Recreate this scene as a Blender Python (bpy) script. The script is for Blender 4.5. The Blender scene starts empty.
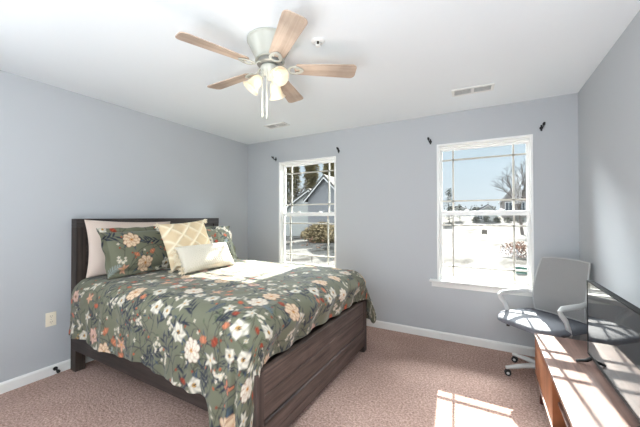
import bpy, bmesh, math, random
import numpy as np
from mathutils import Vector, Matrix
from math import pi, sin, cos, radians as R

random.seed(7)
rng = np.random.default_rng(11)
S = bpy.context.scene
COL = S.collection

# ------------------------------------------------------------------ camera
cam_d = bpy.data.cameras.new('camera'); cam = bpy.data.objects.new('camera', cam_d); COL.objects.link(cam)
cam_d.sensor_width = 36.0; cam_d.lens = 298.08 * 36.0 / 640.0; cam_d.clip_end = 500; cam_d.clip_start = 0.02
YAW, PITCH, ROLL = 0.5072, 0.0102, -0.0016
_fw = Vector((-sin(YAW) * cos(PITCH), cos(YAW) * cos(PITCH), sin(PITCH)))
_rt = Vector((cos(YAW), sin(YAW), 0)); _up = _rt.cross(_fw)
_r2 = _rt * cos(ROLL) + _up * sin(ROLL); _u2 = _up * cos(ROLL) - _rt * sin(ROLL)
cam.matrix_world = Matrix(((_r2.x, _u2.x, -_fw.x, 0), (_r2.y, _u2.y, -_fw.y, 0), (_r2.z, _u2.z, -_fw.z, 1.3285), (0, 0, 0, 1)))
S.camera = cam

# ------------------------------------------------------------------ world, sun, exposure
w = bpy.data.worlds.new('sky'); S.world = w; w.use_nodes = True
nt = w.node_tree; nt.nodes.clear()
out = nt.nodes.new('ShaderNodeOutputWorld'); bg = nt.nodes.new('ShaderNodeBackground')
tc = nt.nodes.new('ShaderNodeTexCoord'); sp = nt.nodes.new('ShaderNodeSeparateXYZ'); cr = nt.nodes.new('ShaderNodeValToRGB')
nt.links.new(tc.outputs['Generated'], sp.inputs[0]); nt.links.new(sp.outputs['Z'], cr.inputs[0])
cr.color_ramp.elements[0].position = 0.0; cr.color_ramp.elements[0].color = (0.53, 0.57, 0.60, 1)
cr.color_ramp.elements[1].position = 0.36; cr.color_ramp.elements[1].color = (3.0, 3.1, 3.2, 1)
e = cr.color_ramp.elements.new(0.25); e.color = (0.40, 0.49, 0.56, 1)  # extra brightness above this height is added to light the room
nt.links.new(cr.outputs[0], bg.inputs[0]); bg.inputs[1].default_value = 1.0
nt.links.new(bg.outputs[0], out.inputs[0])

sun_d = bpy.data.lights.new('sun', 'SUN'); sun = bpy.data.objects.new('sun', sun_d); COL.objects.link(sun)
sun_d.energy = 20.0; sun_d.angle = R(0.53); sun_d.color = (1.0, 0.93, 0.84)
SUN_DIR = Vector((0.083, -1.0, -0.664)).normalized()
sun.rotation_euler = SUN_DIR.to_track_quat('-Z', 'Y').to_euler(); sun.location = (-1, 12, 9)

# added fill lamps behind the camera, no real source, aimed at side walls and ceiling
def soft_light(name, loc, aim, sx, sy, energy, color=(0.93, 0.98, 1.0)):
    d = bpy.data.lights.new(name, 'AREA'); o = bpy.data.objects.new(name, d); COL.objects.link(o)
    d.shape = 'RECTANGLE'; d.size = sx; d.size_y = sy; d.energy = energy; d.color = color
    o.location = loc; o.rotation_euler = Vector(aim).to_track_quat('-Z', 'Y').to_euler()
soft_light('added_fill_left', (-2.9, -0.85, 1.95), (1.0, 0.06, 0.0), 1.0, 0.7, 21.0)
soft_light('added_fill_right', (0.60, -0.75, 1.95), (-1.0, 0.12, 0.0), 1.0, 0.7, 15.0)
soft_light('added_fill_up', (-0.2, -1.0, 0.5), (0.05, 0.22, 1.0), 1.8, 0.7, 36.0, (0.90, 0.98, 1.04))

# added fill lamp above the house front, brightening the room through the windows
soft_light('added_window_fill', (-1.1, 5.6, 3.9), (0.0, -0.80, -0.62), 5.0, 1.6, 1300.0, (0.94, 0.98, 1.0))

S.view_settings.view_transform = 'Standard'; S.view_settings.look = 'None'
S.view_settings.exposure = 1.18; S.view_settings.gamma = 1.0; S.view_settings.use_curve_mapping = False
try:
    S.cycles.use_denoising = True; S.cycles.max_bounces = 10; S.cycles.diffuse_bounces = 6; S.cycles.transparent_max_bounces = 12
    S.cycles.caustics_reflective = False; S.cycles.sample_clamp_indirect = 6.0
except Exception:
    pass

# ------------------------------------------------------------------ helpers
def srgb(r, g, b):
    f = lambda c: (c / 255 / 12.92) if c / 255 <= 0.04045 else ((c / 255 + 0.055) / 1.055) ** 2.4
    return (f(r), f(g), f(b))

def newmat(name):
    m = bpy.data.materials.new(name); m.use_nodes = True
    return m, m.node_tree, m.node_tree.nodes['Principled BSDF']

def mat(name, c, rough=0.5, metal=0.0, spec=0.5, noise=0.0, nscale=20.0, bump=0.0, bscale=60.0, stretch=None, c2=None, emit=None, estr=0.0):
    m, t, b = newmat(name)
    b.inputs['Base Color'].default_value = (*c, 1); b.inputs['Roughness'].default_value = rough
    b.inputs['Metallic'].default_value = metal; b.inputs['Specular IOR Level'].default_value = spec
    co = t.nodes.new('ShaderNodeTexCoord'); vec = co.outputs['Object']
    if stretch:
        mp = t.nodes.new('ShaderNodeMapping'); mp.inputs['Scale'].default_value = stretch
        t.links.new(vec, mp.inputs[0]); vec = mp.outputs[0]
    if noise or c2:
        n = t.nodes.new('ShaderNodeTexNoise'); n.inputs['Scale'].default_value = nscale; n.inputs['Detail'].default_value = 5
        t.links.new(vec, n.inputs['Vector'])
        r = t.nodes.new('ShaderNodeValToRGB')
        a = c if c2 is None else c; bb = c2 if c2 is not None else c
        lo = tuple(max(0, x * (1 - noise)) for x in a); hi = tuple(min(1, x * (1 + noise)) for x in bb)
        r.color_ramp.elements[0].position = 0.33; r.color_ramp.elements[1].position = 0.67
        r.color_ramp.elements[0].color = (*lo, 1); r.color_ramp.elements[1].color = (*hi, 1)
        t.links.new(n.outputs['Fac'], r.inputs[0]); t.links.new(r.outputs[0], b.inputs['Base Color'])
    if bump:
        n2 = t.nodes.new('ShaderNodeTexNoise'); n2.inputs['Scale'].default_value = bscale; n2.inputs['Detail'].default_value = 3
        t.links.new(vec, n2.inputs['Vector'])
        bp = t.nodes.new('ShaderNodeBump'); bp.inputs['Strength'].default_value = bump; bp.inputs['Distance'].default_value = 0.01
        t.links.new(n2.outputs['Fac'], bp.inputs['Height']); t.links.new(bp.outputs[0], b.inputs['Normal'])
    if emit:
        b.inputs['Emission Color'].default_value = (*emit, 1); b.inputs['Emission Strength'].default_value = estr
    return m

def wood(name, dark, light, axis, rough=0.55, scale=1.0, bump=0.25, spec=0.4):
    """grain runs along axis (0, 1 or 2)"""
    m, t, b = newmat(name)
    b.inputs['Roughness'].default_value = rough; b.inputs['Specular IOR Level'].default_value = spec
    co = t.nodes.new('ShaderNodeTexCoord'); mp = t.nodes.new('ShaderNodeMapping')
    s = [34.0 * scale] * 3; s[axis] = 1.6 * scale; mp.inputs['Scale'].default_value = s
    t.links.new(co.outputs['Object'], mp.inputs[0])
    n = t.nodes.new('ShaderNodeTexNoise'); n.inputs['Scale'].default_value = 1.0; n.inputs['Detail'].default_value = 8; n.inputs['Roughness'].default_value = 0.65
    n.inputs['Distortion'].default_value = 0.6
    t.links.new(mp.outputs[0], n.inputs['Vector'])
    r = t.nodes.new('ShaderNodeValToRGB'); r.color_ramp.elements[0].position = 0.3; r.color_ramp.elements[1].position = 0.72
    r.color_ramp.elements[0].color = (*dark, 1); r.color_ramp.elements[1].color = (*light, 1)
    t.links.new(n.outputs['Fac'], r.inputs[0])
    n2 = t.nodes.new('ShaderNodeTexNoise'); n2.inputs['Scale'].default_value = 5.0; n2.inputs['Detail'].default_value = 4
    t.links.new(co.outputs['Object'], n2.inputs['Vector'])
    mx = t.nodes.new('ShaderNodeMixRGB'); mx.blend_type = 'MULTIPLY'; mx.inputs[0].default_value = 0.55
    t.links.new(r.outputs[0], mx.inputs[1])
    r2 = t.nodes.new('ShaderNodeValToRGB'); r2.color_ramp.elements[0].position = 0.35; r2.color_ramp.elements[0].color = (0.45, 0.43, 0.42, 1); r2.color_ramp.elements[1].position = 0.65
    t.links.new(n2.outputs['Fac'], r2.inputs[0]); t.links.new(r2.outputs[0], mx.inputs[2])
    t.links.new(mx.outputs[0], b.inputs['Base Color'])
    bp = t.nodes.new('ShaderNodeBump'); bp.inputs['Strength'].default_value = bump; bp.inputs['Distance'].default_value = 0.004
    t.links.new(n.outputs['Fac'], bp.inputs['Height']); t.links.new(bp.outputs[0], b.inputs['Normal'])
    return m

def colmat(name, rough=0.9, bump=0.2, bscale=350.0, sheen=0.0):
    """cloth whose woven or printed pattern is stored as a colour attribute"""
    m, t, b = newmat(name)
    at = t.nodes.new('ShaderNodeAttribute'); at.attribute_name = 'print'
    t.links.new(at.outputs['Color'], b.inputs['Base Color'])
    b.inputs['Roughness'].default_value = rough; b.inputs['Specular IOR Level'].default_value = 0.2
    if sheen: b.inputs['Sheen Weight'].default_value = sheen
    co = t.nodes.new('ShaderNodeTexCoord')
    n2 = t.nodes.new('ShaderNodeTexNoise'); n2.inputs['Scale'].default_value = bscale
    t.links.new(co.outputs['Object'], n2.inputs['Vector'])
    bp = t.nodes.new('ShaderNodeBump'); bp.inputs['Strength'].default_value = bump; bp.inputs['Distance'].default_value = 0.003
    t.links.new(n2.outputs['Fac'], bp.inputs['Height']); t.links.new(bp.outputs[0], b.inputs['Normal'])
    return m

class MB:
    """collects shapes, then links them as ONE mesh object"""
    def __init__(s): s.bm = bmesh.new()
    def box(s, lo, hi, M=None):
        lo, hi = Vector(lo), Vector(hi)
        vs = [s.bm.verts.new(Vector((x, y, z))) for x in (lo.x, hi.x) for y in (lo.y, hi.y) for z in (lo.z, hi.z)]
        if M is not None:
            for v in vs: v.co = M @ v.co
        for f in ((0, 1, 3, 2), (4, 6, 7, 5), (0, 4, 5, 1), (2, 3, 7, 6), (0, 2, 6, 4), (1, 5, 7, 3)):
            s.bm.faces.new([vs[i] for i in f])
        return s
    def prism(s, poly, t0, t1, axis=2, M=None):
        def P(a, b, t):
            v = {2: (a, b, t), 1: (a, t, b), 0: (t, a, b)}[axis]; v = Vector(v); return M @ v if M is not None else v
        A = [s.bm.verts.new(P(a, b, t0)) for a, b in poly]; B = [s.bm.verts.new(P(a, b, t1)) for a, b in poly]
        n = len(poly); s.bm.faces.new(A[::-1]); s.bm.faces.new(B)
        for i in range(n): s.bm.faces.new((A[i], A[(i + 1) % n], B[(i + 1) % n], B[i]))
        return s
    def tube(s, pts, r, n=8, flat=None, cap=True, up=None):
        pts = [Vector(p) for p in pts]; rr = r if isinstance(r, (list, tuple)) else [r] * len(pts)
        rings = []; prev = None
        for i, p in enumerate(pts):
            d = (pts[min(i + 1, len(pts) - 1)] - pts[max(i - 1, 0)]).normalized()
            ref = Vector(up) if up else (prev if prev is not None else (Vector((0, 0, 1)) if abs(d.z) < 0.9 else Vector((1, 0, 0))))
            a = (ref - d * ref.dot(d)).normalized(); b = d.cross(a); prev = a
            fa, fb = (flat or (1, 1))
            rings.append([s.bm.verts.new(p + (a * cos(2 * pi * k / n) * fa + b * sin(2 * pi * k / n) * fb) * rr[i]) for k in range(n)])
        for i in range(len(rings) - 1):
            for k in range(n): s.bm.faces.new((rings[i][k], rings[i][(k + 1) % n], rings[i + 1][(k + 1) % n], rings[i + 1][k]))
        if cap: s.bm.faces.new(rings[0][::-1]); s.bm.faces.new(rings[-1])
        return s
    def lathe(s, prof, n=28, M=None, c=(0, 0, 0)):
        rings = []
        for r, z in prof:
            rings.append([Vector((c[0] + r * cos(2 * pi * k / n), c[1] + r * sin(2 * pi * k / n), c[2] + z)) for k in range(n)])
        V = [[s.bm.verts.new(M @ p if M is not None else p) for p in ring] for ring in rings]
        for i in range(len(V) - 1):
            for k in range(n): s.bm.faces.new((V[i][k], V[i][(k + 1) % n], V[i + 1][(k + 1) % n], V[i + 1][k]))
        if prof[0][0] > 1e-4: s.bm.faces.new(V[0][::-1])
        if prof[-1][0] > 1e-4: s.bm.faces.new(V[-1])
        bmesh.ops.remove_doubles(s.bm, verts=[v for r_ in (V[0], V[-1]) for v in r_], dist=1e-5)
        return s
    def build(s, name, m, parent=None, smooth=False, bevel=0.0, seg=2, origin=None):
        bmesh.ops.recalc_face_normals(s.bm, faces=s.bm.faces)
        if origin is not None:
            bmesh.ops.translate(s.bm, verts=s.bm.verts, vec=-Vector(origin))
        me = bpy.data.meshes.new(name); s.bm.to_mesh(me); s.bm.free()
        me.materials.append(m)
        if smooth:
            me.polygons.foreach_set('use_smooth', [True] * len(me.polygons))
            try: me.set_sharp_from_angle(angle=R(40))
            except Exception: pass
        o = bpy.data.objects.new(name, me); COL.objects.link(o)
        if origin is not None: o.location = origin
        if parent is not None: o.parent = parent
        if bevel:
            b = o.modifiers.new('bevel', 'BEVEL'); b.width = bevel; b.segments = seg; b.limit_method = 'ANGLE'; b.angle_limit = R(35)
        return o

def gridmesh(name, V, F, m, parent=None, colors=None):
    me = bpy.data.meshes.new(name); me.from_pydata([tuple(v) for v in V], [], F); me.update()
    me.polygons.foreach_set('use_smooth', [True] * len(me.polygons)); me.materials.append(m)
    if colors is not None:
        a = me.color_attributes.new('print', 'FLOAT_COLOR', 'POINT')
        c = np.ones((len(V), 4), np.float32); c[:, :3] = colors; a.data.foreach_set('color', c.ravel())
    o = bpy.data.objects.new(name, me); COL.objects.link(o)
    if parent is not None: o.parent = parent
    return o

def tag(o, label, cat, group=None, kind=None):
    o['label'] = label; o['category'] = cat
    if group: o['group'] = group
    if kind: o['kind'] = kind
    return o

def thing(name, label, cat, loc=(0, 0, 0), rotz=0.0, group=None):
    o = bpy.data.objects.new(name, None); COL.objects.link(o); o.empty_display_size = 0.1
    o.location = loc; o.rotation_euler = (0, 0, rotz)
    return tag(o, label, cat, group)

def struct(o): o['kind'] = 'structure'; return o

def copy_tree(o, parent=None):
    c = o.copy(); COL.objects.link(c); c.parent = parent
    for ch in list(o.children): copy_tree(ch, c)
    return c

def sweep_noise(x, y, seed=0, octs=((1.0, 1.0),)):
    r = np.random.default_rng(seed); z = np.zeros_like(x)
    for fr, am in octs:
        for _ in range(5):
            th = r.uniform(0, 2 * pi); ph = r.uniform(0, 2 * pi); f = fr * r.uniform(0.7, 1.4)
            z += am / 5 * np.sin((x * cos(th) + y * sin(th)) * f * 2 * pi + ph)
    return z

# ------------------------------------------------------------------ materials
M_wall = mat('wall_paint', srgb(184, 187, 190), 0.85, spec=0.2, bump=0.04, bscale=180)
M_ceil = mat('ceiling_paint', srgb(232, 237, 240), 0.9, spec=0.1, bump=0.06, bscale=120)
M_trim = mat('white_trim_paint', srgb(232, 232, 229), 0.4)
M_vinyl = mat('white_vinyl', srgb(236, 236, 234), 0.35)
M_munt = mat('grey_beige_grille', srgb(196, 192, 182), 0.5)
M_black = mat('black_metal', srgb(18, 18, 19), 0.4, metal=0.3)
M_plate = mat('almond_plastic', srgb(235, 226, 205), 0.35)
M_hole = mat('dark_slot', srgb(60, 54, 48), 0.6)
M_fanwhite = mat('antique_white_metal', srgb(170, 171, 162), 0.4, noise=0.06, nscale=9)
M_fanmetal = mat('pewter_metal', srgb(150, 150, 146), 0.35, metal=0.6)
M_bladelt = wood('weathered_blade_wood', srgb(172, 150, 132), srgb(216, 198, 180), 0, scale=0.8, bump=0.1)
M_white = mat('white_plastic', srgb(235, 235, 233), 0.45)
M_vent = mat('white_vent_metal', srgb(225, 225, 222), 0.5)
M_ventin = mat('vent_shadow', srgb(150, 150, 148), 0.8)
M_bedwood = wood('weathered_dark_wood', srgb(44, 36, 34), srgb(122, 103, 95), 1, scale=0.9)
M_bedwoodx = wood('weathered_dark_wood_long', srgb(36, 31, 29), srgb(74, 63, 59), 0, scale=0.9)
M_bedwoodz = wood('weathered_dark_wood_upright', srgb(42, 35, 33), srgb(104, 88, 82), 2, scale=0.9)
M_bedhead = wood('charcoal_wood', srgb(32, 28, 27), srgb(88, 80, 76), 1, scale=0.9)
M_bedheadz = wood('charcoal_wood_upright', srgb(36, 30, 28), srgb(82, 70, 62), 2, scale=0.9)
M_console = wood('brown_oak_veneer', srgb(92, 68, 60), srgb(146, 116, 105), 1, rough=0.3, scale=0.8, bump=0.08, spec=0.5)
M_consoledr = wood('reddish_door_veneer', srgb(128, 78, 50), srgb(172, 112, 74), 2, rough=0.45, scale=0.8, bump=0.08)
M_leg = wood('dark_red_leg_wood', srgb(70, 36, 30), srgb(104, 60, 48), 2)
M_bezel = mat('black_plastic', srgb(13, 13, 14), 0.55, spec=0.25)
M_screen = mat('glossy_screen', srgb(18, 18, 19), 0.05, spec=0.55); M_screen.node_tree.nodes['Principled BSDF'].inputs['IOR'].default_value = 1.5
M_frame = mat('pale_grey_plastic', srgb(212, 212, 210), 0.4)
M_seat = mat('dark_grey_seat_fabric', srgb(104, 106, 113), 0.75, noise=0.12, nscale=220, bump=0.2, bscale=400)
M_mesh = mat('grey_mesh_fabric', srgb(146, 145, 144), 0.8, noise=0.06, nscale=300, bump=0.25, bscale=500)
M_caster = mat('black_caster_rubber', srgb(20, 20, 20), 0.5)
M_chrome = mat('grey_steel', srgb(150, 150, 150), 0.3, metal=0.9)

def carpet_mat():
    m, t, b = newmat('carpet')
    co = t.nodes.new('ShaderNodeTexCoord')
    n = t.nodes.new('ShaderNodeTexNoise'); n.inputs['Scale'].default_value = 70; n.inputs['Detail'].default_value = 6; n.inputs['Roughness'].default_value = 0.75
    t.links.new(co.outputs['Object'], n.inputs['Vector'])
    r = t.nodes.new('ShaderNodeValToRGB'); r.color_ramp.elements[0].position = 0.34; r.color_ramp.elements[1].position = 0.66
    r.color_ramp.elements[0].color = (*srgb(132, 104, 95), 1); r.color_ramp.elements[1].color = (*srgb(228, 197, 184), 1)
    t.links.new(n.outputs['Fac'], r.inputs[0])
    n2 = t.nodes.new('ShaderNodeTexNoise'); n2.inputs['Scale'].default_value = 2.2; n2.inputs['Detail'].default_value = 3
    t.links.new(co.outputs['Object'], n2.inputs['Vector'])
    r2 = t.nodes.new('ShaderNodeValToRGB'); r2.color_ramp.elements[0].position = 0.4; r2.color_ramp.elements[0].color = (0.82, 0.8, 0.79, 1); r2.color_ramp.elements[1].position = 0.6
    t.links.new(n2.outputs['Fac'], r2.inputs[0])
    mx = t.nodes.new('ShaderNodeMixRGB'); mx.blend_type = 'MULTIPLY'; mx.inputs[0].default_value = 0.6
    t.links.new(r.outputs[0], mx.inputs[1]); t.links.new(r2.outputs[0], mx.inputs[2]); t.links.new(mx.outputs[0], b.inputs['Base Color'])
    b.inputs['Roughness'].default_value = 1.0; b.inputs['Specular IOR Level'].default_value = 0.05
    bp = t.nodes.new('ShaderNodeBump'); bp.inputs['Strength'].default_value = 0.9; bp.inputs['Distance'].default_value = 0.012
    t.links.new(n.outputs['Fac'], bp.inputs['Height']); t.links.new(bp.outputs[0], b.inputs['Normal'])
    return m
M_carpet = carpet_mat()

def glass_mat():
    m = bpy.data.materials.new('window_glass'); m.use_nodes = True; t = m.node_tree; t.nodes.clear()
    o = t.nodes.new('ShaderNodeOutputMaterial'); mx = t.nodes.new('ShaderNodeMixShader')
    tr = t.nodes.new('ShaderNodeBsdfTransparent'); tr.inputs[0].default_value = (0.80, 0.82, 0.82, 1)
    gl = t.nodes.new('ShaderNodeBsdfGlossy'); gl.inputs['Roughness'].default_value = 0.02
    lw = t.nodes.new('ShaderNodeFresnel'); lw.inputs[0].default_value = 1.25
    t.links.new(lw.outputs[0], mx.inputs[0]); t.links.new(tr.outputs[0], mx.inputs[1]); t.links.new(gl.outputs[0], mx.inputs[2]); t.links.new(mx.outputs[0], o.inputs[0])
    return m
M_glass = glass_mat()

# ------------------------------------------------------------------ room shell
XL, XR, YB, H = -3.2007, 0.7335, 3.4697, 2.44
YR = -1.5
W1 = (-2.603, -1.690, 0.640, 2.112)   # left window opening x0, x1, z0, z1
W2 = (-0.464, 0.399, 0.640, 2.112)    # right window
struct(MB().box((XL - .15, YR, -.12), (XR + .15, YB + .15, 0)).build('floor', M_carpet))
struct(MB().box((XL - .15, YR, H), (XR + .15, YB + .15, H + .12)).build('ceiling', M_ceil))
struct(MB().box((XL - .15, YR, 0), (XL, YB, H)).build('wall_left', M_wall))
struct(MB().box((XR, YR, 0), (XR + .15, YB, H)).build('wall_right', M_wall))
struct(MB().box((XL - .15, YR - .15, 0), (XR + .15, YR, H)).build('wall_near', M_wall))
wf = MB()
xs = [XL - .15, W1[0], W1[1], W2[0], W2[1], XR + .15]; zs = [0, W1[2], W1[3], H]
for i in range(5):
    if i in (1, 3):
        wf.box((xs[i], YB, zs[0]), (xs[i + 1], YB + .15, zs[1])); wf.box((xs[i], YB, zs[2]), (xs[i + 1], YB + .15, zs[3]))
    else:
        wf.box((xs[i], YB, 0), (xs[i + 1], YB + .15, H))
struct(wf.build('wall_far', M_wall))

def baseboard(name, lo, hi, side):
    (x0, y0), (x1, y1) = lo, hi
    prof = [(0, 0), (.014, 0), (.014, .066), (.009, .078), (.004, .082), (0, .082)]
    b = MB()
    if side == 'far': b.prism([(YB - a, z) for a, z in prof], x0, x1, axis=0)
    elif side == 'left': b.prism([(XL + a, z) for a, z in prof], y0, y1, axis=1)
    else: b.prism([(XR - a, z) for a, z in prof], y0, y1, axis=1)
    return struct(b.build(name, M_trim))
baseboard('baseboard_far', (XL, 0), (XR, 0), 'far')
baseboard('baseboard_left', (0, YR), (0, YB - .014), 'left')
baseboard('baseboard_right', (0, YR), (0, YB - .014), 'right')

def window(name, W, left_only_lip=False):
    x0, x1, z0, z1 = W
    root = bpy.data.objects.new(name, None); COL.objects.link(root); root.location = ((x0 + x1) / 2, YB, z0); struct(root)
    L = Vector(root.location)
    def add(mb, n, m, bev=0.0, parent=root):
        o = mb.build(n, m, None, bevel=bev)
        o.parent = parent
        base = L if parent is root else Vector((0, 0, 0))
        if parent is root: o.location = -L
        return o
    j = .022
    f = MB()
    f.box((x0, YB - .010, z0), (x0 + j, YB + .13, z1)); f.box((x1 - j, YB - .010, z0), (x1, YB + .13, z1))
    f.box((x0 + j, YB - .010, z1 - j), (x1 - j, YB + .13, z1)); f.box((x0 + j, YB + .02, z0), (x1 - j, YB + .13, z0 + .014))
    f.box((x0 + j, YB + .03, z1 - j - .018), (x1 - j, YB + .12, z1 - j)); 
    f.box((x0 + j, YB + .036, z0), (x0 + j + .008, YB + .05, z1 - j)); f.box((x1 - j - .008, YB + .036, z0), (x1 - j, YB + .05, z1 - j))
    add(f, 'window_frame', M_vinyl, .003)
    a0, a1 = x0 + j + .002, x1 - j - .002
    def sash(n, ya, yb_, zb, zt, rb, rt):
        st = .022
        s_ = MB()
        s_.box((a0, ya, zb), (a0 + st, yb_, zt)); s_.box((a1 - st, ya, zb), (a1, yb_, zt))
        s_.box((a0 + st, ya, zb), (a1 - st, yb_, zb + rb)); s_.box((a0 + st, ya, zt - rt), (a1 - st, yb_, zt))
        so = add(s_, n, M_vinyl, .002)
        ym = (ya + yb_) / 2
        g = MB().box((a0 + st - .004, ym - .002, zb + rb - .004), (a1 - st + .004, ym + .002, zt - rt + .004))
        add(g, 'window_pane', M_glass, parent=so)
        mt = .016
        zlo, zhi = (zb + rb + .115, zt - rt - .105)
        mu = MB()
        for xm in (x0 + .155, x1 - .152): mu.box((xm - mt / 2, ym - .009, zb + rb), (xm + mt / 2, ym + .009, zt - rt))
        add(mu, 'muntin', M_munt, parent=so)
        mu2 = MB()
        for zm in (zlo, zhi): mu2.box((a0 + st, ym - .009, zm - mt / 2), (a1 - st, ym + .009, zm + mt / 2))
        add(mu2, 'muntin', M_munt, parent=so)
        return so
    sash('upper_sash', YB + .092, YB + .116, 1.337, z1 - j - .016, .044, .022)
    lo = sash('lower_sash', YB + .058, YB + .084, z0 + .010, 1.385, .024, .048)
    for fx in (.33, .70):
        xk = x0 + (x1 - x0) * fx
        k = MB().box((xk - .022, YB + .052, 1.385), (xk + .022, YB + .084, 1.392)).lathe([(.011, 0), (.011, .01), (.0, .012)], 12, c=(xk, YB + .066, 1.392)).box((xk - .006, YB + .050, 1.392), (xk + .028, YB + .06, 1.400))
        add(k, 'sash_lock', M_vinyl)
    s_ = MB().prism([(YB - .062, z0 - .004), (YB - .058, z0 + .004), (YB + .03, z0 + .004), (YB + .03, z0 - .018), (YB - .058, z0 - .018), (YB - .062, z0 - .012)], x0 - .075, x1 + .075, axis=0)
    add(s_, 'window_stool', M_trim, .002)
    ap = MB().prism([(YB - .022, z0 - .018), (YB, z0 - .018), (YB, z0 - .078), (YB - .010, z0 - .078), (YB - .016, z0 - .04)], x0 - .058, x1 + .058, axis=0)
    add(ap, 'window_apron', M_trim, .002)
    return root
window('window_1', W1); window('window_2', W2)

# ------------------------------------------------------------------ curtain brackets
def bracket(x, z, label, flip=1):
    t = thing('curtain_bracket', label, 'bracket', (x, YB, z), 0, 'curtain rod brackets')
    MB().lathe([(.0, 0), (.016, 0), (.016, .005), (.0, .005)], 14, M=Matrix.Rotation(R(90), 4, 'X')).box((-.007, -.006, -.028), (.007, 0, .03)).build('wall_plate', M_black, t, bevel=.001)
    MB().tube([(0, 0, -.012), (flip * .008, -.035, -.004), (flip * .012, -.062, .012)], .0055, 8).build('arm', M_black, t, smooth=True)
    pts = [(flip * .012 + .0, -.062 + .017 * cos(a), .028 + .017 * sin(a)) for a in np.linspace(R(-200), R(20), 9)]
    MB().tube(pts, .006, 8, flat=(1.5, .8)).build('rod_cup', M_black, t, smooth=True)
bracket(-2.658, 2.160, 'black curtain bracket at the upper left of the left window', -1)
bracket(-1.650, 2.172, 'black curtain bracket at the upper right of the left window')
bracket(-.528, 2.152, 'black curtain bracket at the upper left of the right window', -1)
bracket(.465, 2.160, 'black curtain bracket at the upper right of the right window')

# ------------------------------------------------------------------ wall outlet and cable stub
t = thing('wall_outlet', 'almond duplex outlet on the grey left wall beside the bed', 'outlet', (XL, 1.098, .47))
MB().prism([(-.036, -.058), (.036, -.058), (.036, .058), (-.036, .058)], 0, .006, axis=0).build('cover_plate', M_plate, t, bevel=.003)
for dz in (-.024, .024):
    r_ = MB().prism([(.0165 * cos(a), dz + .0145 * sin(a) * 1.0) for a in np.linspace(0, 2 * pi, 18, endpoint=False)], .006, .009, axis=0).build('receptacle', M_plate, t)
    MB().box((.009, -.0075, dz - .001), (.0096, -.0050, dz + .008)).box((.009, .0050, dz - .001), (.0096, .0075, dz + .008)).box((.009, -.002, dz - .010), (.0096, .002, dz - .006)).build('slot', M_hole, r_)
MB().lathe([(0, 0), (.003, 0), (.003, .002), (0, .002)], 10, M=Matrix.Translation((.006, 0, 0)) @ Matrix.Rotation(R(90), 4, 'Y')).build('screw', M_fanmetal, t)
t = thing('door_stop', 'short black stub sticking out of the left baseboard near the bed', 'door stop', (XL + .014, 1.125, .05))
MB().lathe([(0, 0), (.016, 0), (.016, .008), (.007, .012), (.007, .05), (0, .05)], 14, M=Matrix.Rotation(R(100), 4, 'Y')).build('stem', M_black, t, smooth=True)
MB().lathe([(0, 0), (.012, 0), (.013, .016), (.008, .022), (0, .022)], 14, M=Matrix.Rotation(R(100), 4, 'Y') @ Matrix.Translation((0, 0, .05))).build('tip', M_caster, t, smooth=True)

# ------------------------------------------------------------------ ceiling fixtures
def vent(x, y, lx, ly, label, rz=0.0):
    t = thing('ceiling_vent', label, 'vent', (x, y, H), rz, 'ceiling vents')
    f = MB(); b = .022; d = .010
    f.box((-lx / 2, -ly / 2, -d), (lx / 2, -ly / 2 + b, 0)); f.box((-lx / 2, ly / 2 - b, -d), (lx / 2, ly / 2, 0))
    f.box((-lx / 2, -ly / 2 + b, -d), (-lx / 2 + b, ly / 2 - b, 0)); f.box((lx / 2 - b, -ly / 2 + b, -d), (lx / 2, ly / 2 - b, 0))
    f.box((-.012, -ly / 2 + b, -d), (.012, ly / 2 - b, 0))
    f.build('frame', M_vent, t, bevel=.002)
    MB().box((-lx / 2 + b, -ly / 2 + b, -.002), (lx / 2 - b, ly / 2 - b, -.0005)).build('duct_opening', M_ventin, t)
    n = max(4, int((ly - 2 * b) / .012))
    for i in range(n):
        yy = -ly / 2 + b + (i + .5) * (ly - 2 * b) / n
        MB().box((-lx / 2 + b, -.0042, -.0008), (lx / 2 - b, .0042, .0008), M=Matrix.Translation((0, yy, -.0055)) @ Matrix.Rotation(R(35), 4, 'X')).build('louver', M_vent, t)
vent(-.095, 2.925, .33, .15, 'white ceiling vent above the right window', R(3))
vent(-2.21, 2.90, .30, .14, 'white ceiling vent near the left corner beyond the fan')
t = thing('fire_sprinkler', 'small round white sprinkler head on the ceiling beside the fan', 'sprinkler', (-.921, 1.635, H))
MB().lathe([(.0, 0), (.043, 0), (.043, -.003), (.036, -.008), (.024, -.010), (.022, -.004), (0, -.004)], 26).build('escutcheon', M_white, t, smooth=True)
MB().lathe([(0, -.004), (.008, -.004), (.008, -.013), (.005, -.016), (.004, -.026), (0, -.026)], 14).build('sprinkler_body', M_hole, t, smooth=True)
MB().lathe([(0, -.034), (.016, -.034), (.017, -.030), (0, -.029)], 16).tube([(-.010, 0, -.012), (-.013, 0, -.022), (-.004, 0, -.033)], .002, 6).tube([(.010, 0, -.012), (.013, 0, -.022), (.004, 0, -.033)], .002, 6).build('deflector', M_white, t, smooth=True)

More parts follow.
